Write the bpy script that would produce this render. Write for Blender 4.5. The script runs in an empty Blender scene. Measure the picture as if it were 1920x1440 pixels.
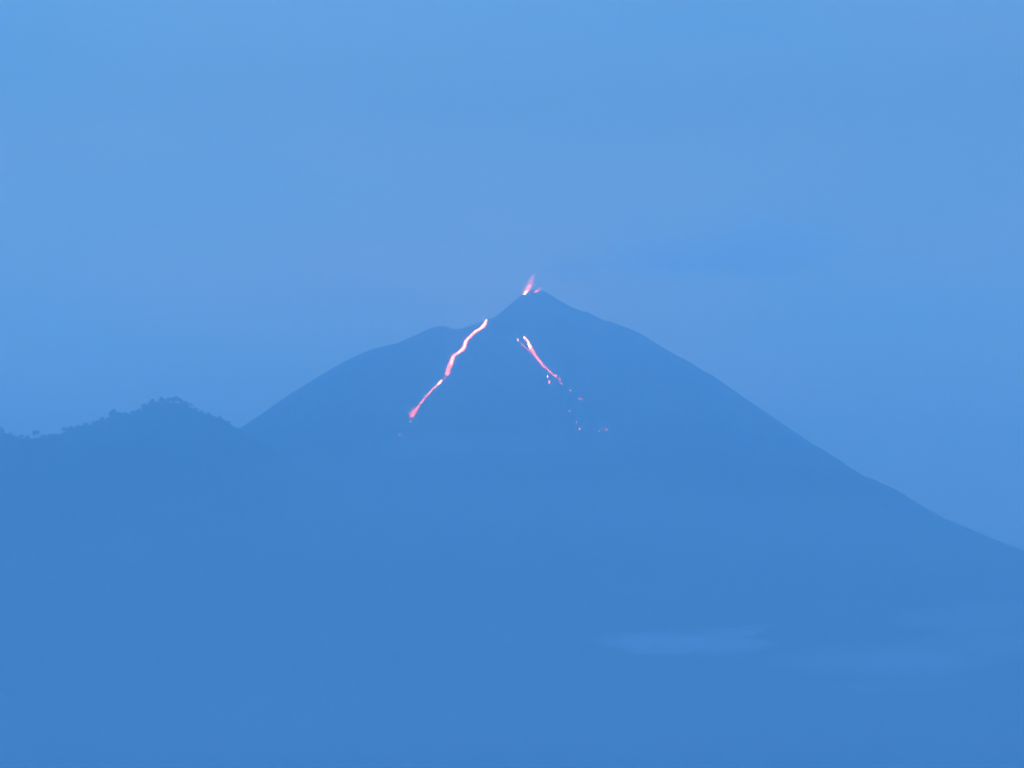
import bpy, math, random
import numpy as np
from mathutils import Vector, noise as mnoise
from mathutils.bvhtree import BVHTree

random.seed(7)
rng = np.random.default_rng(7)
C = bpy.context.scene.collection
SC = bpy.context.scene

# ------------------------------------------------------------------ camera
CAM_Z = 600.0
HFOV = math.radians(20.0)
F = 960.0 / math.tan(HFOV / 2)          # focal length in photo pixels (1920 wide)
PITCH = math.radians(6.5)
cam = bpy.data.cameras.new('camera')
cam.sensor_width = 36.0
cam.lens = 18.0 / math.tan(HFOV / 2)
cam.clip_start = 0.5
cam.clip_end = 200000.0
camo = bpy.data.objects.new('camera', cam)
camo.location = (0, 0, CAM_Z)
camo.rotation_euler = (math.pi / 2 + PITCH, 0, 0)
C.objects.link(camo)
SC.camera = camo

# ------------------------------------------------------------------ sky, sun, exposure
SKY_STRENGTH = 0.14
SKY_TINT = (0.75, 0.85, 0.95)
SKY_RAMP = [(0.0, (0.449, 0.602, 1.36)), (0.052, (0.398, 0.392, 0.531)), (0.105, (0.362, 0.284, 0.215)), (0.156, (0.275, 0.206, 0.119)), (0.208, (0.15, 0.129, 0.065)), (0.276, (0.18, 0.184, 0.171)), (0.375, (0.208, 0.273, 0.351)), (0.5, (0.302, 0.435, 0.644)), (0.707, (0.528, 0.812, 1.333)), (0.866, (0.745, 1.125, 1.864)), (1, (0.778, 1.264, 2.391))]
SUN_EL, SUN_ROT = 5.0, 158.0
HAZE_DENSITY = 0.00015
HAZE_COLOR = (0.62, 0.90, 1.0)
HAZE_ANISO = 0.7
w = bpy.data.worlds.new('World')
SC.world = w
w.use_nodes = True
nt = w.node_tree
nt.nodes.clear()
out = nt.nodes.new('ShaderNodeOutputWorld')
bg = nt.nodes.new('ShaderNodeBackground')
sky = nt.nodes.new('ShaderNodeTexSky')
sky.sky_type = 'NISHITA'
sky.sun_disc = False
sky.sun_elevation = math.radians(SUN_EL)
sky.sun_rotation = math.radians(SUN_ROT)
sky.ozone_density = 2.0
sky.air_density = 1.2
sky.dust_density = 0.4
tint = nt.nodes.new('ShaderNodeMix'); tint.data_type = 'RGBA'; tint.blend_type = 'MULTIPLY'
tint.inputs[0].default_value = 1.0
tint.inputs[7].default_value = (*[v * 4 for v in SKY_TINT], 1)
# faint high veil of cloud over the whole sky
tc = nt.nodes.new('ShaderNodeTexCoord')
mp = nt.nodes.new('ShaderNodeMapping'); mp.inputs['Scale'].default_value = (4.0, 4.0, 13.0)
nz = nt.nodes.new('ShaderNodeTexNoise'); nz.inputs['Scale'].default_value = 1.6
nz.inputs['Detail'].default_value = 3.0; nz.inputs['Roughness'].default_value = 0.45
nz.inputs['Distortion'].default_value = 0.6
cr = nt.nodes.new('ShaderNodeValToRGB')
cr.color_ramp.elements[0].position = 0.3; cr.color_ramp.elements[0].color = (0.80, 0.95, 0.98, 1)
cr.color_ramp.elements[1].position = 0.7; cr.color_ramp.elements[1].color = (1.24, 1.03, 1.02, 1)
veil = nt.nodes.new('ShaderNodeMix'); veil.data_type = 'RGBA'; veil.blend_type = 'MULTIPLY'
veil.inputs[0].default_value = 1.0
L = nt.links.new
L(tc.outputs['Generated'], mp.inputs['Vector']); L(mp.outputs['Vector'], nz.inputs['Vector'])
L(nz.outputs['Fac'], cr.inputs['Fac'])
L(sky.outputs['Color'], tint.inputs[6]); L(tint.outputs[2], veil.inputs[6]); L(cr.outputs['Color'], veil.inputs[7])
# twilight sky: pale low glow; blue added overhead, out of view, to brighten haze
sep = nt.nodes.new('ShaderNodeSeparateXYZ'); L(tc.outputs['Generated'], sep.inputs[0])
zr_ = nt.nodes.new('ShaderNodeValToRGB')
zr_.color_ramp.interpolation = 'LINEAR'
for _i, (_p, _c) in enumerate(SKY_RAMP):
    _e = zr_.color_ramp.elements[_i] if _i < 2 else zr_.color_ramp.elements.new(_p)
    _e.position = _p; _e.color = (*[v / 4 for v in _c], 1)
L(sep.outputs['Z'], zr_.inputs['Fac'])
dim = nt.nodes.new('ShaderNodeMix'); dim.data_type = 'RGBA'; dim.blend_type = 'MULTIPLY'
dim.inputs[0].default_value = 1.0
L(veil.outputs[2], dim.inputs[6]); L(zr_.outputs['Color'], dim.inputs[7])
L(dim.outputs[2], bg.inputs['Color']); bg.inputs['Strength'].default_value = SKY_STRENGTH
L(bg.outputs['Background'], out.inputs['Surface'])

sun = bpy.data.lights.new('sun', 'SUN')
SUN_ENERGY = 0.5
sun.energy = SUN_ENERGY
sun.color = (0.9, 0.86, 0.84)
sun.angle = math.radians(12)
suno = bpy.data.objects.new('sun', sun)
_el, _az = math.radians(SUN_EL), math.radians(SUN_ROT)
_dir = Vector((math.sin(_az) * math.cos(_el), math.cos(_az) * math.cos(_el), math.sin(_el)))
suno.rotation_euler = _dir.to_track_quat('Z', 'Y').to_euler()
C.objects.link(suno)

SC.view_settings.view_transform = 'Standard'
SC.view_settings.look = 'None'
SC.view_settings.exposure = 3.15
SC.view_settings.gamma = 1.0
SC.view_settings.use_curve_mapping = False
cy = SC.cycles
cy.use_denoising = True
cy.volume_bounces = 16
cy.max_bounces = 16
cy.filter_width = 1.6
cy.sample_clamp_indirect = 4.0
cy.use_adaptive_sampling = False

# ------------------------------------------------------------------ helpers
CP, SP = math.cos(PITCH), math.sin(PITCH)

def at(x, y, dist):
    """point at forward distance dist (m along world Y) seen in direction of photo pixel x, y"""
    a, b = (x - 960.0) / F, (720.0 - y) / F
    dy, dz = CP - b * SP, SP + b * CP
    return np.array((a * dist / dy, dist, CAM_Z + dz * dist / dy))

def project(P):
    P = np.asarray(P, float)
    X, Y, Z = P[..., 0], P[..., 1], P[..., 2] - CAM_Z
    d = Y * CP + Z * SP
    u = -Y * SP + Z * CP
    return 960 + F * X / d, 720 - F * u / d, d

def ray(x, y):
    a, b = (x - 960.0) / F, (720.0 - y) / F
    return Vector((a, CP - b * SP, SP + b * CP)).normalized()

def link(name, me, mat, parent=None, smooth=True):
    o = bpy.data.objects.new(name, me)
    C.objects.link(o)
    if mat is not None and not me.materials:
        me.materials.append(mat)
    if parent is not None:
        o.parent = parent
    if smooth and len(me.polygons):
        me.polygons.foreach_set('use_smooth', [True] * len(me.polygons))
    return o

def mesh(name, verts, faces):
    me = bpy.data.meshes.new(name)
    me.from_pydata([tuple(map(float, v)) for v in verts], [], [tuple(map(int, f)) for f in faces])
    me.update()
    return me

def tag(o, label=None, cat=None, group=None, kind=None):
    if label: o['label'] = label
    if cat: o['category'] = cat
    if group: o['group'] = group
    if kind: o['kind'] = kind
    return o

def empty(name, loc):
    o = bpy.data.objects.new(name, None)
    o.location = loc
    o.empty_display_size = 5
    C.objects.link(o)
    return o

# cheap vectorised fractal noise (value noise on a hashed lattice)
_perm = rng.random((256, 256))
def vnoise(x, y):
    xi, yi = np.floor(x).astype(int), np.floor(y).astype(int)
    fx, fy = x - xi, y - yi
    fx, fy = fx * fx * (3 - 2 * fx), fy * fy * (3 - 2 * fy)
    g = lambda a, b: _perm[a % 256, b % 256]
    return ((g(xi, yi) * (1 - fx) + g(xi + 1, yi) * fx) * (1 - fy)
            + (g(xi, yi + 1) * (1 - fx) + g(xi + 1, yi + 1) * fx) * fy) * 2 - 1
def fbm(x, y, octaves=5, gain=0.5):
    s, a, t = 0, 1.0, 0
    for i in range(octaves):
        s = s + a * vnoise(x * 2 ** i + 17.3 * i, y * 2 ** i + 5.1 * i)
        t += a; a *= gain
    return s / t
def sstep(a, b, x):
    t = np.clip((x - a) / (b - a), 0, 1)
    return t * t * (3 - 2 * t)

def grid_faces(nu, nv, wrap=False):
    i = np.arange(nu - 1)[:, None]
    jn = nv if wrap else nv - 1
    j = np.arange(jn)[None, :]
    j2 = (j + 1) % nv
    a = i * nv + j; b = i * nv + j2; c = (i + 1) * nv + j2; d = (i + 1) * nv + j
    return np.stack([a, d, c, b], -1).reshape(-1, 4)

def fast_mesh(name, P, faces):
    me = bpy.data.meshes.new(name)
    P = np.asarray(P, np.float32).reshape(-1, 3)
    faces = np.asarray(faces, np.int32)
    k = faces.shape[1]
    me.vertices.add(len(P)); me.vertices.foreach_set('co', P.ravel())
    me.loops.add(faces.size); me.loops.foreach_set('vertex_index', faces.ravel())
    me.polygons.add(len(faces)); me.polygons.foreach_set('loop_start', np.arange(len(faces), dtype=np.int32) * k)
    me.update(calc_edges=True); me.validate()
    return me

# ------------------------------------------------------------------ materials
def noise_mat(name, c1, c2, scale, rough=0.95, c3=None, detail=8.0):
    m = bpy.data.materials.new(name); m.use_nodes = True
    t = m.node_tree; b = t.nodes['Principled BSDF']
    co = t.nodes.new('ShaderNodeTexCoord')
    n = t.nodes.new('ShaderNodeTexNoise'); n.inputs['Scale'].default_value = scale
    n.inputs['Detail'].default_value = detail
    r = t.nodes.new('ShaderNodeValToRGB')
    r.color_ramp.elements[0].position = 0.35; r.color_ramp.elements[0].color = (*c1, 1)
    r.color_ramp.elements[1].position = 0.65; r.color_ramp.elements[1].color = (*c2, 1)
    if c3:
        e = r.color_ramp.elements.new(0.5); e.color = (*c3, 1)
    t.links.new(co.outputs['Object'], n.inputs['Vector'])
    t.links.new(n.outputs['Fac'], r.inputs['Fac'])
    t.links.new(r.outputs['Color'], b.inputs['Base Color'])
    b.inputs['Roughness'].default_value = rough
    b.inputs['Specular IOR Level'].default_value = 0.1
    return m

M_rock = noise_mat('volcanic_ash_rock', (0.045, 0.042, 0.042), (0.085, 0.078, 0.072), 0.004, c3=(0.06, 0.056, 0.053))
M_hill = noise_mat('forested_slope', (0.030, 0.045, 0.022), (0.060, 0.080, 0.035), 0.01)
M_ground = noise_mat('valley_vegetation', (0.040, 0.060, 0.028), (0.085, 0.090, 0.045), 0.003)
M_leaf = noise_mat('tree_foliage', (0.030, 0.050, 0.018), (0.065, 0.095, 0.030), 0.3)
M_bark = noise_mat('tree_bark', (0.06, 0.045, 0.035), (0.12, 0.09, 0.07), 1.5)

def glow_mat(name, hot, cool, strength, scale=0.08, lo=0.25):
    """incandescent lava: hot seams between cooler crust"""
    m = bpy.data.materials.new(name); m.use_nodes = True
    t = m.node_tree; b = t.nodes['Principled BSDF']
    co = t.nodes.new('ShaderNodeTexCoord')
    n = t.nodes.new('ShaderNodeTexNoise'); n.inputs['Scale'].default_value = scale
    n.inputs['Detail'].default_value = 4.0
    r = t.nodes.new('ShaderNodeValToRGB')
    r.color_ramp.elements[0].position = 0.36; r.color_ramp.elements[0].color = (*[c * lo for c in cool], 1)
    r.color_ramp.elements[1].position = 0.62; r.color_ramp.elements[1].color = (*hot, 1)
    t.links.new(co.outputs['Object'], n.inputs['Vector'])
    t.links.new(n.outputs['Fac'], r.inputs['Fac'])
    b.inputs['Base Color'].default_value = (0.03, 0.025, 0.025, 1)
    b.inputs['Roughness'].default_value = 0.9
    t.links.new(r.outputs['Color'], b.inputs['Emission Color'])
    b.inputs['Emission Strength'].default_value = strength
    return m

EK = 1.0
M_white = glow_mat('white_hot_lava', (1.0, 0.48, 0.20), (1.0, 0.16, 0.05), 3.0 * EK, 0.06, 0.6)
M_hot = glow_mat('bright_lava', (1.0, 0.20, 0.06), (1.0, 0.07, 0.02), 1.9 * EK, 0.09, 0.45)
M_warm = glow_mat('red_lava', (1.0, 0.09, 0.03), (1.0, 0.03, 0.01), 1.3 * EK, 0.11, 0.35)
M_dim = glow_mat('fading_lava', (1.0, 0.08, 0.04), (0.8, 0.04, 0.02), 0.85 * EK, 0.13, 0.25)

def vol_mat(name, color, density, aniso=0.0, emis=None, estr=0.0):
    m = bpy.data.materials.new(name); m.use_nodes = True
    t = m.node_tree; t.nodes.clear()
    o = t.nodes.new('ShaderNodeOutputMaterial')
    v = t.nodes.new('ShaderNodeVolumePrincipled')
    v.inputs['Color'].default_value = (*color, 1)
    v.inputs['Density'].default_value = density
    v.inputs['Anisotropy'].default_value = aniso
    if emis:
        v.inputs['Emission Color'].default_value = (*emis, 1)
        v.inputs['Emission Strength'].default_value = estr
    t.links.new(v.outputs['Volume'], o.inputs['Volume'])
    return m

# ------------------------------------------------------------------ ground sheet (to the horizon)
def camera_hill(X, Y):
    return (CAM_Z - 1.7) * np.exp(-(X ** 2 + Y ** 2) / (2 * 1500.0 ** 2))
def axis_steps(lo, hi, n, k=2.2):
    t = np.linspace(-1, 1, n)
    s = np.sinh(t * k) / math.sinh(k)
    return np.where(s < 0, -s * lo, s * hi)
gx = axis_steps(-46000, 46000, 161)
gy = axis_steps(-30000, 26000, 181)
GX, GY = np.meshgrid(gx, gy, indexing='ij')
far = np.sqrt(GX ** 2 + GY ** 2)
GZ = camera_hill(GX, GY) + fbm(GX / 2600, GY / 2600, 5) * 45 * sstep(1500, 5000, far)
P = np.stack([GX, GY, GZ], -1)
ground = link('ground', fast_mesh('ground', P, grid_faces(161, 181)[:, ::-1]), M_ground)
tag(ground, kind='structure')
GROUND_MIN = float(GZ.min())

# ------------------------------------------------------------------ volcano
DV = 15000.0
left_px = [(980, 550.4), (971, 558), (962, 565.3), (951, 574), (941, 582.5), (926, 595), (921, 596), (912, 597.4), (905, 601), (896, 607),
           (884, 609.5), (872, 613.6), (861.5, 616.8), (851, 617.3), (844, 614.7), (835.5, 611.3), (826, 611.6), (816, 612.5),
           (806, 615.6), (790, 622.5), (775, 630), (743, 643.6), (711, 651), (689, 657), (667.5, 666.7), (637.7, 681.6),
           (602.5, 702), (570, 722), (545.6, 737), (516, 757.4), (480.6, 782), (453.5, 799.4), (430, 815)]
right_px = [(1012, 545), (1019, 545.2), (1025, 547.5), (1032, 551.6), (1049, 562.5), (1069.6, 574.5), (1092.5, 584), (1100, 584.8),
            (1106, 585.4), (1112, 590.5), (1120, 593.4), (1128, 598), (1154, 606), (1185, 618), (1211, 630), (1237.5, 647.5),
            (1268, 665.4), (1294.4, 679), (1318.5, 695.6), (1331.6, 701), (1353.5, 715.3), (1379.7, 734), (1412.5, 757),
            (1452, 783), (1480, 803), (1500.6, 815.5), (1523.5, 831.6), (1571.7, 860), (1606, 884.3), (1640.4, 900.3),
            (1670, 913), (1700, 930), (1736.6, 953), (1761.8, 964.5), (1787, 979.4), (1812, 989.7), (1846.6, 1002.3),
            (1869.5, 1013.7), (1890, 1023), (1905, 1028.6), (1920, 1031), (1960, 1048)]
mid_px = [(984, 548), (990, 543.5), (996, 540.5), (1001, 540.2), (1006, 542.5)]
sil = np.array(sorted(left_px + mid_px + right_px))
X0 = at(1000, 540, DV)[0]
def prof(px, ext):
    pts = [at(x, y, DV) for x, y in px]
    r = [abs(p[0] - X0) for p in pts]; z = [p[2] for p in pts]
    r0, z0 = r[-1], z[-1]
    for (fr, fz) in ext:
        r.append(r0 + fr); z.append(z0 * fz)
    o = np.argsort(r)
    return np.array(r)[o], np.array(z)[o]
summit = at(1000, 540.2, DV)[2]
lr, lz = prof([(1000, 540.2), (996, 540.6), (990, 543.5), (984, 548)] + left_px, [(700, .75), (1700, .48), (3000, .22), (4600, .04), (5600, -.06)])
rr, rz = prof([(1000, 540.2), (1001, 540.4), (1006, 542.5)] + right_px, [(600, .78), (1600, .48), (2700, .22), (3900, .04), (5000, -.08)])
NR, NT = 520, 640
rad = 3.0 * ((np.geomspace(1, 2200, NR)))
rad = np.concatenate([[0.0], rad[rad < 6600]])
NR = len(rad)
# denser radial samples between 150 m and 3000 m
rad = np.unique(np.concatenate([rad, np.arange(60, 2800, 12.0), np.arange(8, 60, 4.0)]))
NR = len(rad)
th = np.linspace(0, 2 * math.pi, NT, endpoint=False)
R, T = np.meshgrid(rad, th, indexing='ij')
wr = sstep(-0.75, 0.75, np.cos(T))
def smooth_prof(r, z, w_):
    q = np.arange(0, 8000, 10.0)
    zz = np.interp(q, r, z)
    k = np.exp(-0.5 * (np.arange(-60, 61) * 10.0 / w_) ** 2); k /= k.sum()
    pad = np.concatenate([2 * zz[0] - zz[1:61][::-1] - (zz[0] - zz[1:61][::-1]) * 0.0, zz, np.full(60, zz[-1])])
    pad[:60] = zz[1:61][::-1]
    return q, np.convolve(pad, k, 'valid')
ql, sl = smooth_prof(lr, lz, 110.0)
qr, sr = smooth_prof(rr, rz, 60.0)
sl = np.minimum.accumulate(sl) - 25 * np.exp(-((ql - 420) / 220.0) ** 2)
cx = np.arange(-1600.0, 2800.0, 5.0)             # crest correction, indexed by world X
corr = np.zeros(len(cx))
# radial gullies, deepening downslope, sharper crests than troughs
warp = fbm(R / 700, T * 3, 3) * 0.12
gl = 1 - np.abs(fbm((T + warp) * 64 / (2 * math.pi) * 1.0 + 100, R / 2600 + 3, 4, 0.55)) * 2
# seam-free: blend the noise over the wrap at theta = 0 by mirroring
gl2 = 1 - np.abs(fbm((2 * math.pi - T + warp) * 64 / (2 * math.pi) + 100, R / 2600 + 3, 4, 0.55)) * 2
seam = sstep(0, 0.25, np.minimum(T, 2 * math.pi - T))
gl = gl * seam + 0.5 * (gl + gl2) * (1 - seam)
gdepth = np.clip((R - 60) / 900, 0, 1.4) ** 1.2 * 38
XX, YY = X0 + R * np.cos(T), DV + R * np.sin(T)
fine = fbm(XX / 60, YY / 60, 4) * np.clip(R / 300, 0, 1) * 5 + fbm(XX / 900, YY / 900, 4) * np.clip(R / 2000, 0, 1) * 60
target_x = np.arange(456, 1921, 3.0)
target_y = np.interp(target_x, sil[:, 0], sil[:, 1])
target_y = target_y + fbm(target_x / 14, target_x * 0 + 3.3, 3) * 0.55
for it in range(23):
    zl = np.interp(rad, ql, sl)
    zr = np.interp(rad, qr, sr)
    wy = np.exp(-((YY - DV) / (90.0 + 0.16 * R)) ** 2)
    rim = np.exp(-((YY - DV) / (45.0 + 0.03 * R)) ** 2)
    Z = zr[:, None] * wr + zl[:, None] * (1 - wr) + (gl * gdepth - gdepth * 0.5) * (1 - np.exp(-((YY - DV) / (150.0 + 0.35 * R)) ** 2) * .9) + fine + np.interp(XX, cx, corr) * wy - (6 + 34 * np.clip(R / 300, 0, 1)) * (1 - rim) - 34 * np.exp(-((X0 - XX - 375) / 85.0) ** 2) * (1 - rim)
    P = np.stack([XX, YY, Z], -1)
    if it == 22:
        break
    px, py, dd = project(P)
    best = np.full(len(target_x), 1e9)
    # upper envelope of the mesh edges along theta rings and radial lines
    for A, B in (((px[:-1], py[:-1]), (px[1:], py[1:])),):
        for s in (0.0, 0.25, 0.5, 0.75):
            qx = A[0] * (1 - s) + B[0] * s; qy = A[1] * (1 - s) + B[1] * s
            k = np.round((qx - target_x[0]) / 3.0).astype(int)
            ok = (k >= 0) & (k < len(target_x)) & (R[:-1] > 2)
            np.minimum.at(best, k[ok], qy[ok])
    err = (best - target_y) * DV / F           # >0 : mesh too low, raise it
    err[np.abs(err) > 400] = 0
    xr = (target_x - 960) / F * DV
    if it < 8:                                   # broad misfit: reshape the radial profiles
        k_ = np.exp(-0.5 * (np.arange(-30, 31) / 9.0) ** 2); k_ /= k_.sum()
        es = np.convolve(np.pad(err, 30, mode='edge'), k_, 'valid')
        ml = xr < X0
        sl += 0.8 * np.interp(ql, (X0 - xr[ml])[::-1], es[ml][::-1])
        sr += 0.8 * np.interp(qr, xr[~ml] - X0, es[~ml])
    else:                                        # fine notches and bumps of the crest line
        corr += 0.6 * np.interp(cx, xr, err)
    rms = float(np.sqrt(np.mean((err * F / DV) ** 2)))
    print('iter', it, round(rms, 2), round(float(np.abs(err * F / DV).max()), 2))
print('volcano silhouette rms px', rms)
VP = P.copy()
volc = link('volcano', fast_mesh('volcano', P, grid_faces(NR, NT, True)), M_rock)
tag(volc, 'dark blue hazy volcano cone with glowing lava streaks on its flank', 'volcano', kind='structure')
vf = grid_faces(NR, NT, True)
bvh = BVHTree.FromPolygons([tuple(p) for p in P.reshape(-1, 3)], [tuple(map(int, f)) for f in vf[:, ::1]])
def hit(x, y):
    loc, nrm, _, _ = bvh.ray_cast(Vector((0, 0, CAM_Z)), ray(x, y), 60000)
    return loc, nrm

# ------------------------------------------------------------------ forested ridge on the left
DR = 12500.0
ridge_px = [(-400, 900), (-250, 850), (-120, 818), (-40, 802), (0, 809), (8, 814), (31, 821), (47, 824.5), (62, 825), (73, 823.5), (88.5, 822), (107, 820), (122, 813),
            (130, 809), (146, 803), (161, 800), (172, 800), (182, 797), (193, 794), (203, 792), (224, 785), (234, 780),
            (255, 777), (268, 770), (281, 763), (294, 760), (312, 757.5), (338, 759), (359, 767), (377, 776),
            (406, 784), (419, 789), (432, 798), (443, 804), (470, 820), (520, 852), (600, 905), (700, 965), (820, 1030), (980, 1110), (1150, 1180), (1400, 1270), (1700, 1340)]
rp = np.array([at(x, y, DR) for x, y in ridge_px])
def crest_left(X): return np.interp(X, rp[:, 0], rp[:, 2])
def ridge_mesh(name, xs, ys, D, crest, front, back, amp, mat, seed):
    X, Y = np.meshgrid(xs, ys, indexing='ij')
    S = crest(X)
    t = (Y - D)
    spur = fbm(X / 700 + seed, Y / 1600 + seed, 4)
    fall = np.where(t < 0, np.abs(t) / front, t / back)
    fall = np.clip(fall * (1 + 0.35 * spur * sstep(0.1, 0.6, fall)), 0, 1.15)
    Z = S * (1 - fall) ** 1 + S * 0.0
    Z = np.where(fall < 0.06, S * (1 - fall * fall / 0.12 * 1.0), S * (1 - (fall - 0.03)))
    n = fbm(X / 160 + seed, Y / 160, 5) * amp * sstep(0, 0.12, fall)
    Z = Z + n - 60 * sstep(0.9, 1.1, fall)
    P = np.stack([X, Y, Z], -1)
    return P, link(name, fast_mesh(name, P, grid_faces(len(xs), len(ys))[:, ::-1]), mat)
xs = np.concatenate([np.arange(-4200, -2100, 30), np.arange(-2100, -900, 7.0), np.arange(-900, 2300, 25)])
ys = np.concatenate([np.arange(DR - 3300, DR - 400, 45), np.arange(DR - 400, DR + 300, 14.0), np.arange(DR + 300, DR + 2200, 45)])
RP, ridge = ridge_mesh('forested_ridge', xs, ys, DR, crest_left, 2900, 2100, 22, M_hill, 11)
tag(ridge, kind='structure')

# ------------------------------------------------------------------ foothills lower down
DF = 11200.0
foot_px = [(-900, 1260), (-300, 1215), (100, 1230), (400, 1262), (700, 1232), (900, 1216), (1000, 1222), (1100, 1198), (1140, 1189), (1162, 1186), (1180, 1192), (1200, 1203), (1222, 1207), (1240, 1214), (1262, 1212), (1290, 1216), (1315, 1211), (1335, 1213), (1360, 1206),
           (1390, 1203), (1418, 1194), (1438, 1183), (1450, 1171), (1475, 1168), (1520, 1164), (1580, 1158), (1640, 1163), (1690, 1173), (1760, 1182),
           (1840, 1172), (1920, 1160), (2100, 1150), (2400, 1190), (2900, 1250)]
fp = np.array([at(x, y, DF) for x, y in foot_px])
def crest_foot(X): return np.interp(X, fp[:, 0], fp[:, 2])
xs = np.concatenate([np.arange(-3800, 250, 35), np.arange(250, 2000, 10.0), np.arange(2000, 3900, 35)])
ys = np.concatenate([np.arange(DF - 2600, DF - 300, 40), np.arange(DF - 300, DF + 200, 14.0), np.arange(DF + 200, DF + 2500, 45)])
FP, foot = ridge_mesh('foothills', xs, ys, DF, crest_foot, 2700, 2600, 16, M_hill, 37)
tag(foot, kind='structure')

# ------------------------------------------------------------------ woods on the crests (uncountable canopy)
def ico():
    p = (1 + 5 ** .5) / 2
    v = np.array([(-1, p, 0), (1, p, 0), (-1, -p, 0), (1, -p, 0), (0, -1, p), (0, 1, p), (0, -1, -p), (0, 1, -p),
                  (p, 0, -1), (p, 0, 1), (-p, 0, -1), (-p, 0, 1)], float)
    v /= np.linalg.norm(v[0])
    f = np.array([(0, 11, 5), (0, 5, 1), (0, 1, 7), (0, 7, 10), (0, 10, 11), (1, 5, 9), (5, 11, 4), (11, 10, 2), (10, 7, 6),
                  (7, 1, 8), (3, 9, 4), (3, 4, 2), (3, 2, 6), (3, 6, 8), (3, 8, 9), (4, 9, 5), (2, 4, 11), (6, 2, 10), (8, 6, 7), (9, 8, 1)])
    return v, f
IV, IF = ico()
def lumps(centres, radii, jit=0.28):
    n = len(centres)
    V = IV[None] * (1 + rng.uniform(-jit, jit, (n, 12, 1))) * np.asarray(radii)[:, None, :]
    V = V + np.asarray(centres)[:, None, :]
    Fc = IF[None] + (np.arange(n) * 12)[:, None, None]
    return V.reshape(-1, 3), Fc.reshape(-1, 3)
def surface_z(P, xs_, ys_):
    pass
def bvh_of(o):
    me = o.data
    return BVHTree.FromPolygons([v.co.copy() for v in me.vertices], [tuple(p.vertices) for p in me.polygons])
bvR, bvF = bvh_of(ridge), bvh_of(foot)
def drop(b, x, y):
    h = b.ray_cast(Vector((x, y, 6000)), Vector((0, 0, -1)), 9000)[0]
    return h.z if h is not None else None
def woods(name, b, D, x0, x1, n, front, back, s0, s1, mat):
    c, r = [], []
    for i in range(n):
        x = random.uniform(x0, x1)
        y = D + (random.uniform(-1, 0) ** 3 * front if random.random() < .8 else random.uniform(0, back))
        z = drop(b, x, y)
        if z is None: continue
        s = random.uniform(s0, s1) * (0.55 + 0.9 * abs(mnoise.noise(Vector((x / 55, y / 55, 1)))))
        for k in range(2):
            c.append((x + random.uniform(-.5, .5) * s, y + random.uniform(-.5, .5) * s, z + s * (0.25 + 0.5 * k * random.random())))
            r.append((s * random.uniform(.7, 1), s * random.uniform(.7, 1), s * random.uniform(.6, .85)))
    V, Fc = lumps(c, r)
    o = link(name, fast_mesh(name, V, Fc), mat, smooth=False)
    return tag(o, kind='stuff')
xl0, xl1 = at(-60, 0, DR)[0], at(520, 0, DR)[0]
wo = woods('woods', bvR, DR, xl0, xl1, 5600, 420, 40, 2.8, 5.6, M_leaf)
wo['label'] = 'low dark tree canopy covering the crest of the left ridge'
xf0, xf1 = at(1080, 0, DF)[0], at(1960, 0, DF)[0]
wo2 = woods('woods', bvF, DF, xf0, xf1, 4200, 260, 40, 3.5, 9.5, M_leaf)
wo2['label'] = 'faint tree canopy on the low ridge behind the mist'

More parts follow.
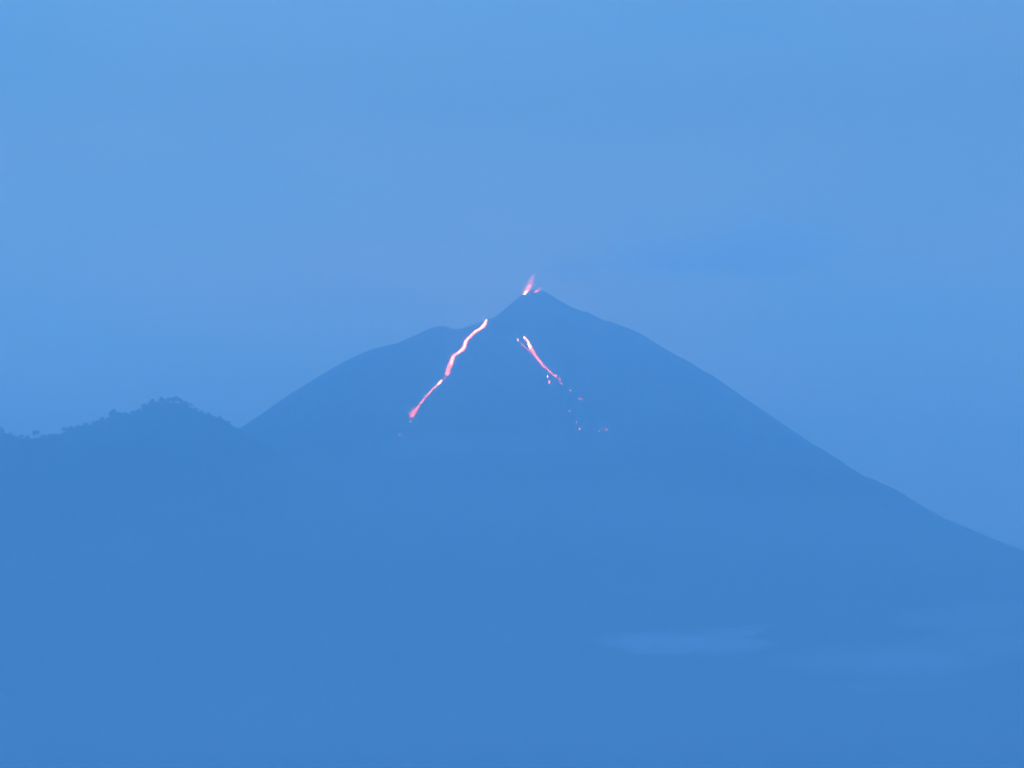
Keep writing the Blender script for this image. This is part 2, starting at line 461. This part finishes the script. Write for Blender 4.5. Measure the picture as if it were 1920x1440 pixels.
# ------------------------------------------------------------------ trees standing out on the ridge skyline
def build_tree(base, height, width, style, seed):
    """trunk with limbs, crown of many small leaf sprays; style: round, flat, tall, hooked"""
    rr_ = random.Random(seed)
    root = empty('ridge_tree', base)
    th_ = height * {'round': .26, 'flat': .36, 'tall': .24, 'hooked': .5}[style]
    V, Fc = [], []
    def tube(p0, p1, r0, r1, n=6):
        a = Vector(p0); b_ = Vector(p1); d = (b_ - a).normalized()
        u = d.orthogonal().normalized(); v = d.cross(u)
        k = len(V)
        for q, rad_ in ((a, r0), (b_, r1)):
            for i in range(n):
                an = 2 * math.pi * i / n
                V.append(tuple(q + (u * math.cos(an) + v * math.sin(an)) * rad_))
        for i in range(n):
            Fc.append((k + i, k + (i + 1) % n, k + n + (i + 1) % n, k + n + i))
    lean = rr_.uniform(-.06, .06) * height
    top = (lean, 0, th_)
    tube((0, 0, -3), top, height * .04, height * .026)
    tips = []
    nb = 10
    for i in range(nb):
        an = 2 * math.pi * i / nb + rr_.uniform(-.3, .3)
        rr2 = width * .5 * rr_.uniform(.45, .85)
        hh = height * {'flat': rr_.uniform(.6, .85), 'hooked': rr_.uniform(.62, .88)}.get(style, rr_.uniform(.28, .85))
        ox = width * .22 if style == 'hooked' else 0
        tip = (lean + ox + math.cos(an) * rr2, math.sin(an) * rr2, hh)
        tips.append(tip)
        tube(top, tip, height * .012, height * .004, 5)
    tips.append((lean, 0, height * .92))
    link('trunk', mesh('trunk', V, Fc), M_bark, root)
    # crown: clumps at limb tips, each a cloud of leaf sprays
    cl, cf = [], []
    cs, rs = [], []
    for t_ in tips:
        rc = width * rr_.uniform(.22, .32)
        rz_ = rc * {'round': .85, 'flat': .55, 'tall': 1.2, 'hooked': .7}[style]
        cs.append(t_); rs.append((rc * .9, rc * .9, rz_ * .9))
        for s in range(55):
            v = Vector((rr_.gauss(0, 1), rr_.gauss(0, 1), rr_.gauss(0, 1))).normalized() * rr_.uniform(.6, 1.15)
            c = Vector((t_[0] + v.x * rc, t_[1] + v.y * rc, t_[2] + v.z * rz_))
            nrm = Vector((rr_.gauss(0, 1), rr_.gauss(0, 1), rr_.gauss(0, 1))).normalized()
            u = nrm.orthogonal().normalized(); w_ = nrm.cross(u)
            s_ = rr_.uniform(.45, 1.0)
            k = len(cl)
            cl += [tuple(c + u * s_), tuple(c + w_ * s_ * .7), tuple(c - u * s_), tuple(c - w_ * s_ * .7)]
            cf.append((k, k + 1, k + 2, k + 3))
    LV, LF = lumps(cs, rs)
    k = len(cl)
    cl += [tuple(v) for v in LV]; cf += [tuple(int(q) + k for q in f_) for f_ in LF]
    link('crown', mesh('crown', cl, cf), M_leaf, root, smooth=False)
    return root
MPP = DR / F    # metres per photo pixel at the ridge
# x, crown top y, crown width px, style, label
prom = [
 (3, 804, 13, 'round', 'rounded tree at the left edge of the photo, on the low end of the ridge'),
 (40, 816.5, 9, 'flat', 'low bushy tree just left of the lone hooked tree in the ridge dip'),
 (66, 807.5, 12, 'hooked', 'lone slender tree with hooked crown standing in the lowest dip of the ridge'),
 (103, 815, 10, 'flat', 'low flat tree beside the leaning tree at the foot of the ridge rise'),
 (119, 803, 12, 'hooked', 'leaning tree where the ridge starts to climb from its dip'),
 (161, 795, 9, 'round', 'small pointed tree halfway up the ridge below the paired trees'),
 (192, 784, 13, 'round', 'dome-shaped tree directly left of the tallest broad tree on the ridge'),
 (215, 772, 20, 'tall', 'tallest broad blocky tree standing alone on the left shoulder of the ridge'),
 (235, 775, 9, 'flat', 'small low tree just right of the tallest broad ridge tree'),
 (270, 762, 11, 'round', 'small round tree at the left foot of the summit grove'),
 (286, 754, 14, 'round', 'bushy tree with notched crown, first of the summit grove from the dip side'),
 (302, 749.5, 12, 'tall', 'narrow tree between the notched tree and the broad summit canopy'),
 (316, 749, 8, 'round', 'small tree wedged against the left of the broad summit canopy'),
 (331, 747.5, 20, 'flat', 'widest flat-topped tree on the very top of the ridge'),
 (349, 757, 12, 'round', 'round tree just right of and below the flat-topped summit tree'),
 (358, 760, 8, 'flat', 'last small tree of the summit grove before the bare slope down'),
]
for i, (x, ty, wpx, st, lab) in enumerate(prom):
    X = at(x, ty, DR)[0]
    y = DR - 4
    gz = drop(bvR, X, y)
    topz = at(x, ty - (4.0 if 260 < x < 360 else 1.5), y)[2]
    h = max(topz - gz, 8.0)
    h2 = max(h, wpx * MPP * .75) + 2
    tr = build_tree((X, y, gz - (h2 - h)), h2 * 1.0, wpx * MPP, st, 100 + i)
    tag(tr, lab, 'tree', 'trees standing out on the ridge skyline')
fringe = [
 (20, 8, 'small bush between the rounded left-edge tree and the dip'),
 (52, 8, 'small bush close beside the lone hooked tree, on its left'),
 (82, 9, 'small bush just right of the lone hooked tree in the ridge dip'),
 (94, 8, 'small bush left of the low flat tree at the foot of the rise'),
 (133, 9, 'small bush directly right of the leaning tree'),
 (146, 8, 'small bush midway between the leaning tree and the small pointed tree'),
 (174, 9, 'small bush right of the small pointed tree'),
 (183, 10, 'bush touching the left side of the dome-shaped tree'),
 (203, 9, 'bush wedged between the dome-shaped tree and the tallest broad tree'),
 (226, 8, 'bush touching the right side of the tallest broad ridge tree'),
 (248, 9, 'small bush on the slope between the tallest broad tree and the summit grove'),
 (259, 10, 'bush at the start of the steep climb to the summit grove'),
 (277, 8, 'bush between the small round tree and the notched tree of the grove'),
 (294, 8, 'bush between the notched tree and the narrow tree of the grove'),
 (309, 7, 'bush right of the narrow tree in the summit grove'),
 (323, 8, 'bush under the left side of the flat-topped summit tree'),
 (341, 8, 'bush under the right side of the flat-topped summit tree'),
 (367, 9, 'bush on the right slope, first one below the summit grove'),
 (377, 8, 'bush on the right slope of the ridge, second one below the summit grove'),
 (391, 7, 'tiny bush midway down the right slope of the ridge'),
 (412, 7, 'tiny bush on the knee of the right slope before the saddle'),
 (429, 7, 'tiny bush nearest the saddle where the ridge meets the volcano')]
for i, (x, wpx, lab) in enumerate(fringe):
    X = at(x, 800, DR)[0]
    gz = drop(bvR, X, DR + 2)
    h = wpx * MPP * random.uniform(.8, 1.15)
    tr = build_tree((X, DR + 2, gz - 2), h, wpx * MPP, random.choice(['round', 'round', 'flat', 'tall']), 300 + i)
    tag(tr, lab, 'tree', 'small fringe trees along the left ridge crest')
# one tree on the far right flank skyline
vp = hit(1897, 1030)[0]
if vp is not None:
    tr = build_tree((vp.x, vp.y, vp.z - 2), 24, 22, 'round', 77)
    tag(tr, 'small bush-like tree on the low right end of the volcano skyline', 'tree')

# ------------------------------------------------------------------ lava
def z3(u, v): return 740 + u / 5.76, 580 + v / 5.76
def z4(u, v): return 950 + u / 6.545, 610 + v / 6.545
def resample(pts, step=1.2):
    """pts (x, y, w) photo pixels -> evenly spaced, smoothed"""
    p = np.array(pts, float)
    s = np.concatenate([[0], np.cumsum(np.hypot(*np.diff(p[:, :2], axis=0).T))])
    n = max(3, int(s[-1] / step))
    q = np.linspace(0, s[-1], n)
    return np.stack([np.interp(q, s, p[:, k]) for k in range(3)], 1)
def ribbon(name, pts, wscale, lift, mat, parent, ragged=0.25, thick=1.0, gaps=None):
    """lava body draped on the slope: domed cross-section, ragged edges"""
    q = resample(pts)
    n = len(q)
    rows, V, Fc = 7, [], []
    prev = None
    for i in range(n):
        x, y, wd = q[i]
        a = q[max(i - 1, 0)]; b_ = q[min(i + 1, n - 1)]
        d = np.array([b_[0] - a[0], b_[1] - a[1]]); d /= np.hypot(*d) + 1e-9
        nrm2 = np.array([-d[1], d[0]])
        if gaps and random.random() < gaps:
            prev = None; continue
        wl = wd * wscale * .5 * (1 + random.uniform(-ragged, ragged))
        wr_ = wd * wscale * .5 * (1 + random.uniform(-ragged, ragged))
        row = []
        for k in range(rows):
            t = k / (rows - 1) * 2 - 1
            o_ = (wl if t < 0 else wr_) * t
            loc, nr = hit(x + nrm2[0] * o_, y + nrm2[1] * o_)
            if loc is None:
                loc, nr = hit(x, y)
            if nr.z < 0: nr = -nr
            hgt = lift + thick * (1 - t * t) * (1 + random.uniform(-.3, .3))
            if abs(t) == 1: hgt = -1.0
            p = loc + nr * hgt
            row.append(len(V)); V.append(tuple(p))
        if prev:
            for k in range(rows - 1):
                Fc.append((prev[k], prev[k + 1], row[k + 1], row[k]))
        prev = row
    o0 = parent.location
    V = [(v[0] - o0.x, v[1] - o0.y, v[2] - o0.z) for v in V]
    return link(name, mesh(name, V, Fc), mat, parent)
def blocks(name, pts, spread, n, s0, s1, mat, parent, stuff=True):
    """glowing angular blocks strewn along a path"""
    q = resample(pts, .5)
    c, r = [], []
    for i in range(n):
        x, y, wd = q[random.randrange(len(q))]
        loc, nr = hit(x + random.gauss(0, .28) * wd * spread, y + random.gauss(0, .28) * wd * spread)
        if loc is None: continue
        s = random.uniform(s0, s1)
        p = loc + (nr if nr.z > 0 else -nr) * s * .4 - parent.location
        c.append(tuple(p)); r.append((s * random.uniform(.6, 1.3), s, s * random.uniform(.6, 1.2)))
    V, Fc = lumps(c, r, .3)
    o = link(name, fast_mesh(name, V, Fc), mat, parent, smooth=False)
    if stuff: o['kind'] = 'stuff'
    return o
def root_at(name, x, y):
    return empty(name, hit(x, y)[0])

LU = [(995, 115, 20), (980, 150, 38), (955, 185, 40), (925, 212, 22), (880, 240, 22), (830, 280, 26), (795, 315, 30), (765, 350, 34), (755, 395, 38),
      (735, 430, 38), (700, 460, 28), (660, 485, 22), (630, 510, 32), (618, 550, 40), (600, 600, 42), (580, 645, 44), (568, 690, 42), (560, 715, 26)]
LU = [(*z3(u, v), w_ / 5.76) for u, v, w_ in LU]
fl = root_at('lava_flow', *LU[-1][:2])
ribbon('red_margin', LU, 1.4, .6, M_warm, fl, .25, 1.2)  # cooler edge, widened so its emission also stands in for soft glow
ribbon('molten_channel', LU[:-3], .72, 3.0, M_white, fl, .2, 3.0)
ribbon('cooling_front', LU[-5:], .9, 2.4, M_hot, fl, .3, 2.5)
blocks('glowing_rubble', LU, 1.0, 160, 1.0, 2.4, M_warm, fl)
tag(fl, 'brightest lava stream winding down from the notch left of the summit cone', 'lava flow', 'lava flows on the volcano')

LL = [(512, 772, 20), (490, 792, 38), (465, 812, 26), (430, 845, 16), (395, 880, 22), (365, 910, 26), (335, 945, 30), (308, 985, 30), (275, 1020, 22),
      (250, 1060, 24), (225, 1090, 50), (200, 1115, 66), (190, 1140, 60), (185, 1168, 50)]
LL = [(*z3(u, v), w_ / 5.76) for u, v, w_ in LL]
fl = root_at('lava_flow', *LL[-1][:2])
ribbon('red_margin', LL, .75, .5, M_dim, fl, .5, 1.0, gaps=.12)
ribbon('molten_head', LL[:3], .6, 3.0, M_white, fl, .3, 2.5)
blocks('glowing_rubble', LL[2:-3], .8, 70, 1.2, 2.6, M_hot, fl)
blocks('hot_blocks', LL[2:], .8, 26, 1.6, 3.0, M_white, fl)
b2 = blocks('toe_rubble', LL[-5:], .95, 95, 1.2, 3.2, M_warm, fl)
tag(fl, 'speckled lower lava stream widening into a ragged glowing toe, below the brightest stream', 'lava flow', 'lava flows on the volcano')

RU = [(205, 150, 14), (235, 170, 24), (258, 200, 30), (275, 240, 48), (300, 290, 60), (325, 330, 60), (350, 370, 46), (385, 415, 38), (420, 455, 40),
      (450, 495, 42), (475, 520, 30), (500, 540, 16), (525, 565, 30), (555, 592, 16), (580, 615, 20), (612, 628, 40)]
RU = [(*z4(u, v), w_ / 6.545) for u, v, w_ in RU]
fl = root_at('lava_flow', *RU[-1][:2])
ribbon('red_margin', RU, .85, .5, M_warm, fl, .45, 1.2, gaps=.06)
ribbon('molten_channel', RU[:5], .6, 3.0, M_white, fl, .25, 3.0)
ribbon('cooling_channel', RU[4:10], .4, 2.4, M_hot, fl, .4, 2.0)
blocks('glowing_rubble', RU[5:], .95, 110, 1.0, 2.4, M_hot, fl)
tl = [(*z4(u, v), w_ / 6.545) for u, v, w_ in [(625, 645, 40), (650, 675, 50), (665, 690, 40), (675, 725, 14)]]
blocks('fading_rubble', tl, .9, 60, 1.0, 2.4, M_dim, fl)
tag(fl, 'front-flank lava stream, bright at its hooked top and breaking up to the right', 'lava flow', 'lava flows on the volcano')

RV = [(*z4(u, v), w_ / 6.545) for u, v, w_ in [(172, 212, 10), (210, 255, 15), (250, 292, 13), (290, 325, 10)]]
fl = root_at('lava_rivulet', *RV[-1][:2])
ribbon('molten_channel', RV, .9, 1.2, M_dim, fl, .2, 1.2)
blocks('glowing_rubble', RV, .7, 30, .9, 1.6, M_warm, fl)
tag(fl, 'thin dim lava rivulet running into the left edge of the front stream', 'lava flow', 'lava flows on the volcano')

spots = [  # zoom-4 pixels u, v, width, height, material, number of blocks, name, label
 (z4(140, 178), 3.2, 4.8, M_white, 9, 'lava_patch', 'small bright lava spot at the top of the thin rivulet'),
 (z4(500, 630), 3.8, 4.0, M_white, 9, 'lava_patch', 'small round bright lava spot left of the breaking end of the front stream'),
 (z4(522, 695), 5.2, 8.0, M_hot, 26, 'lava_patch', 'pink drop-shaped lava patch under the small round bright spot'),
 (z4(780, 800), 3.0, 3.0, M_hot, 5, 'lava_block', 'single pale glowing block below the end of the front stream'),
 (z4(645, 880), 1.6, 1.6, M_dim, 2, 'lava_block', 'tiny dim glowing block well below the drop-shaped patch'),
 (z4(905, 903), 10, 8, M_dim, 16, 'lava_patch', 'faint mauve cluster of glowing blocks right of the single pale block'),
 (z4(775, 1050), 6, 6, M_dim, 5, 'lava_patch', 'barely visible mauve glow midway between the mauve cluster and the lowest blocks'),
 (z4(858, 1195), 2.8, 2.6, M_hot, 4, 'lava_block', 'small white glowing block, upper one of the two lowest near the slope foot'),
 (z4(895, 1275), 3.2, 7.0, M_warm, 8, 'lava_block', 'narrow upright glowing streak just below the small white block'),
 (z4(1135, 1300), 3.0, 3.0, M_dim, 4, 'lava_block', 'faint dot left of the lowest pink glow at far right'),
 (z4(1215, 1285), 7.5, 7.5, M_dim, 10, 'lava_patch', 'faint pink patch, farthest right of all the glowing spots on the flank'),
 (z3(57, 1352), 2.6, 2.4, M_warm, 3, 'lava_block', 'lone tiny glowing block far below the ragged toe of the left stream'),
 (z3(180, 1205), 7, 9, M_dim, 10, 'lava_patch', 'dim reddish rubble just under the ragged toe of the left stream'),
 (z3(540, 742), 5, 5, M_dim, 8, 'lava_patch', 'dim purple rubble in the gap between the two left streams'),
]
MPV = (DV - 700) / F
for (pt, wpx, hpx, mt, n, nm, lab) in spots:
    base = hit(*pt)[0]
    rt = empty(nm, base)
    n = min(n, 14)
    for k in range(n):
        a, q = random.uniform(0, 2 * math.pi), math.sqrt(random.random()) * .42
        if n <= 5: q *= .5
        loc, nr = hit(pt[0] + math.cos(a) * q * wpx, pt[1] + math.sin(a) * q * hpx)
        s = random.uniform(1.1, 2.2) * (1.2 if n <= 9 else .95)
        V, Fc = lumps([(0, 0, 0)], [(s, s * random.uniform(.7, 1.1), s * random.uniform(.8, 1.2))], .3)
        o = link('glowing_block', fast_mesh('glowing_block', V, Fc), mt, rt, smooth=False)
        o.location = loc + (nr if nr.z > 0 else -nr) * s * .5 - base
    tag(rt, lab, 'lava patch' if nm == 'lava_patch' else 'lava block', 'glowing lava spots on the flank')

# ------------------------------------------------------------------ lava fountains at the crater
def teardrop(path, radii, nseg=14):
    V, Fc = [], []
    n = len(path)
    for i, (p, r_) in enumerate(zip(path, radii)):
        for k in range(nseg):
            a = 2 * math.pi * k / nseg
            wob = 1 + .15 * math.sin(3 * a + i)
            V.append((p[0] + math.cos(a) * r_ * wob, p[1] + math.sin(a) * r_ * wob, p[2]))
    for i in range(n - 1):
        for k in range(nseg):
            k2 = (k + 1) % nseg
            Fc.append((i * nseg + k, i * nseg + k2, (i + 1) * nseg + k2, (i + 1) * nseg + k))
    Fc.append(tuple(range(nseg))[::-1]); Fc.append(tuple((n - 1) * nseg + k for k in range(nseg)))
    return V, Fc
def fountain(px_path, radii_px, label, k_em, nsp, core):
    b0 = hit(*px_path[0])[0]
    root = empty('lava_fountain', b0)
    yb = b0.y - 2
    pts = [Vector(at(x, y, yb)) - b0 for x, y in px_path]
    m = DV / F
    def sub(s0, s1, k, sc_):
        out_p, out_r = [], []
        for i in range(k):
            t = s0 + (s1 - s0) * i / (k - 1)
            q = t * (len(pts) - 1); j = min(int(q), len(pts) - 2); f_ = q - j
            out_p.append(pts[j].lerp(pts[j + 1], f_))
            out_r.append((radii_px[j] * (1 - f_) + radii_px[j + 1] * f_) * m * sc_ + .3)
        return out_p, out_r
    # incandescent body
    p_, r_ = sub(0, core, 8, .55)
    r_[0] *= .6; r_[-1] *= .25
    V, Fc = teardrop(p_, r_, 12)
    link('molten_jet', mesh('molten_jet', V, Fc), M_white if k_em > .9 else M_warm, root)
    # glowing gas, thinning upward
    for (s0, s1, sc_, e, nm) in ((0.0, .62, 1.0, .030, 'inner_glow'), (0.0, 1.0, 1.1, .009, 'outer_glow'), (.0, 1.0, 2.2, .0030, 'glow_halo')):
        p_, r_ = sub(s0, s1, 14, sc_)
        r_[0] *= .5; r_[-1] *= .15; r_[-2] *= .6
        V, Fc = teardrop(p_, r_, 16)
        g = link(nm, mesh(nm, V, Fc), vol_mat('glowing_gas', (.8, .6, .6), .0004, 0, (1.0, .16, .08), e * k_em), root)
        g['kind'] = 'stuff'
    # ballistic spatter
    c, r = [], []
    for i in range(nsp):
        t = random.random() ** 1.5 * .85
        q = t * (len(pts) - 1); j = min(int(q), len(pts) - 2); f_ = q - j
        p = pts[j].lerp(pts[j + 1], f_)
        rad_ = (radii_px[j] * (1 - f_) + radii_px[j + 1] * f_) * m
        p = p + Vector((random.gauss(0, .5) * rad_, random.gauss(0, .5) * rad_, random.gauss(0, 2)))
        s = random.uniform(.25, .9) * (1 - .7 * t)
        c.append(tuple(p)); r.append((s, s, s * 1.6))
    V, Fc = lumps(c, r)
    sp = link('spatter', fast_mesh('spatter', V, Fc), M_hot if k_em > .9 else M_warm, root, smooth=False)
    sp['kind'] = 'stuff'
    tag(root, label, 'lava fountain', 'lava fountains at the crater')
fountain([(982.5, 552.5), (985.5, 549), (988.5, 544), (992, 537), (995, 529), (998, 519), (1000.5, 512)],
         [2.4, 4.0, 4.8, 4.6, 3.8, 3.0, 2.2],
         'taller bright lava fountain leaning right at the left lip of the summit crater', 1.0, 200, .34)
fountain([(1002.5, 548.5), (1004.5, 547), (1008, 544.5), (1011.5, 541), (1014, 537)], [2.2, 4.0, 4.0, 2.8, 1.6],
         'small pink lava spray in the crater right of the taller fountain', .6, 60, .6)

# ------------------------------------------------------------------ haze, smoke, mist
def puff(name, items, mat, label):
    """soft cloud made of nested thin lobes, items = (x, y, dist, rx, ry, rz) in photo px and metres"""
    import bmesh
    root = empty(name, tuple(at(*items[0][:3])))
    root['kind'] = 'stuff'; root['label'] = label
    for (x, y, d, rx, ry, rz_) in items:
        bm = bmesh.new()
        bmesh.ops.create_icosphere(bm, subdivisions=5, radius=1)
        c = Vector(at(x, y, d)) - root.location
        for v in bm.verts:
            n_ = mnoise.fractal(v.co * 1.4 + Vector((x, y, d)) * .013, 1, 2, 4) * .3
            v.co = c + Vector((v.co.x * rx * (1 + n_), v.co.y * ry * (1 + n_), v.co.z * rz_ * (1 + n_)))
        me = bpy.data.meshes.new('cloud_lobe'); bm.to_mesh(me); bm.free()
        o = link('cloud_lobe', me, mat, root)
        o['kind'] = 'stuff'
    return root

HX, HY0, HY1, HTOP = 47000.0, -31000.0, 27000.0, 3260.0
z0 = GROUND_MIN - 1.0
hz = [(-HX, HY0, z0), (HX, HY0, z0), (HX, HY1, z0), (-HX, HY1, z0), (-HX, HY0, HTOP), (HX, HY0, HTOP), (HX, HY1, HTOP), (-HX, HY1, HTOP)]
hf = [(3, 2, 1, 0), (4, 5, 6, 7), (0, 1, 5, 4), (1, 2, 6, 5), (2, 3, 7, 6), (3, 0, 4, 7)]
haze = link('haze', mesh('haze', hz, hf), vol_mat('haze_air', HAZE_COLOR, HAZE_DENSITY, HAZE_ANISO), smooth=False)
tag(haze, kind='stuff')
# ------------------------------------------------------------------ valley mist and crater smoke
M_valley = vol_mat('valley_mist_air', (1.0, 0.99, 0.98), 0.000095, 0.6)
puff('valley_mist', [(900, 1560, 7800, 4200, 1750, 380), (1200, 1560, 7850, 4000, 1750, 520), (700, 1560, 7800, 4300, 1700, 650),
                     (1050, 1560, 7750, 4100, 1650, 800), (950, 1560, 7800, 4200, 1650, 960)], M_valley,
     'pale mist filling the valley below the foothills')
M_bank = vol_mat('mist_bank_air', (1.0, 0.99, 0.99), 0.0030, 0.4)
bank = [(1290, 1195, 11550, 255, 190, 36), (1240, 1200, 11520, 165, 160, 28), (1380, 1188, 11570, 145, 150, 24), (1330, 1200, 11490, 145, 130, 28),
        (1215, 1195, 11540, 100, 130, 20), (1300, 1199, 11520, 120, 100, 24), (1435, 1175, 11580, 110, 120, 13), (1350, 1187, 11600, 230, 120, 18)]
rv = random.Random(5)
for i in range(16):                              # wisps spilling over the crest
    x = rv.uniform(1190, 1430)
    bank.append((x, 1203 + rv.uniform(-8, 26) * (1 - abs(x - 1300) / 200), 11020 - rv.uniform(0, 120), rv.uniform(60, 190), rv.uniform(90, 170), rv.uniform(14, 32)))
puff('mist_bank', bank, M_bank, 'thin bright mist bank in the gap of the foothill crest')
M_veil = vol_mat('mist_veil_air', (1.0, 0.98, 0.98), 0.0011, 0.4)
veil_ = [(1740, 1170, 10950, 140, 150, 20), (1830, 1163, 10960, 170, 150, 32), (1905, 1175, 10900, 190, 160, 40), (1790, 1150, 11350, 200, 150, 30), (1880, 1140, 11380, 220, 150, 36)]
for i in range(18):
    x = 1380 + 580 * rv.random() ** .8
    y = 1335 - (x - 1400) * .22 + rv.uniform(-55, 55)
    veil_.append((x, y, 10600 + rv.uniform(-250, 150), rv.uniform(130, 400), rv.uniform(110, 220), rv.uniform(24, 75)))
puff('mist_veil', veil_, M_veil, 'faint wide mist drifting across the low slopes at the right')
M_flank = vol_mat('flank_dust_air', (1.0, 0.97, 0.97), 0.00045, 0.5)
puff('flank_dust', [(800, 835, 13100, 260, 200, 70), (900, 850, 13000, 420, 260, 90), (1080, 830, 13050, 300, 220, 90)], M_flank,
     'thin dust hanging over the flank below the ends of the lava streams')
M_smoke = vol_mat('crater_smoke_air', (1.0, 0.88, 0.92), 0.0008, 0.5)
puff('crater_smoke', [(1012, 528, 15050, 50, 80, 28), (1080, 505, 15100, 170, 200, 60), (1230, 480, 15200, 300, 300, 110), (1450, 465, 15300, 420, 380, 150),
                      (1330, 500, 15200, 420, 300, 60)], M_smoke,
     'very thin smoke trailing right from the crater')
zmin = min(float(v) for v in (VP[..., 2].min(), RP[..., 2].min(), FP[..., 2].min()))
print('lowest terrain', zmin, 'ground', GROUND_MIN)
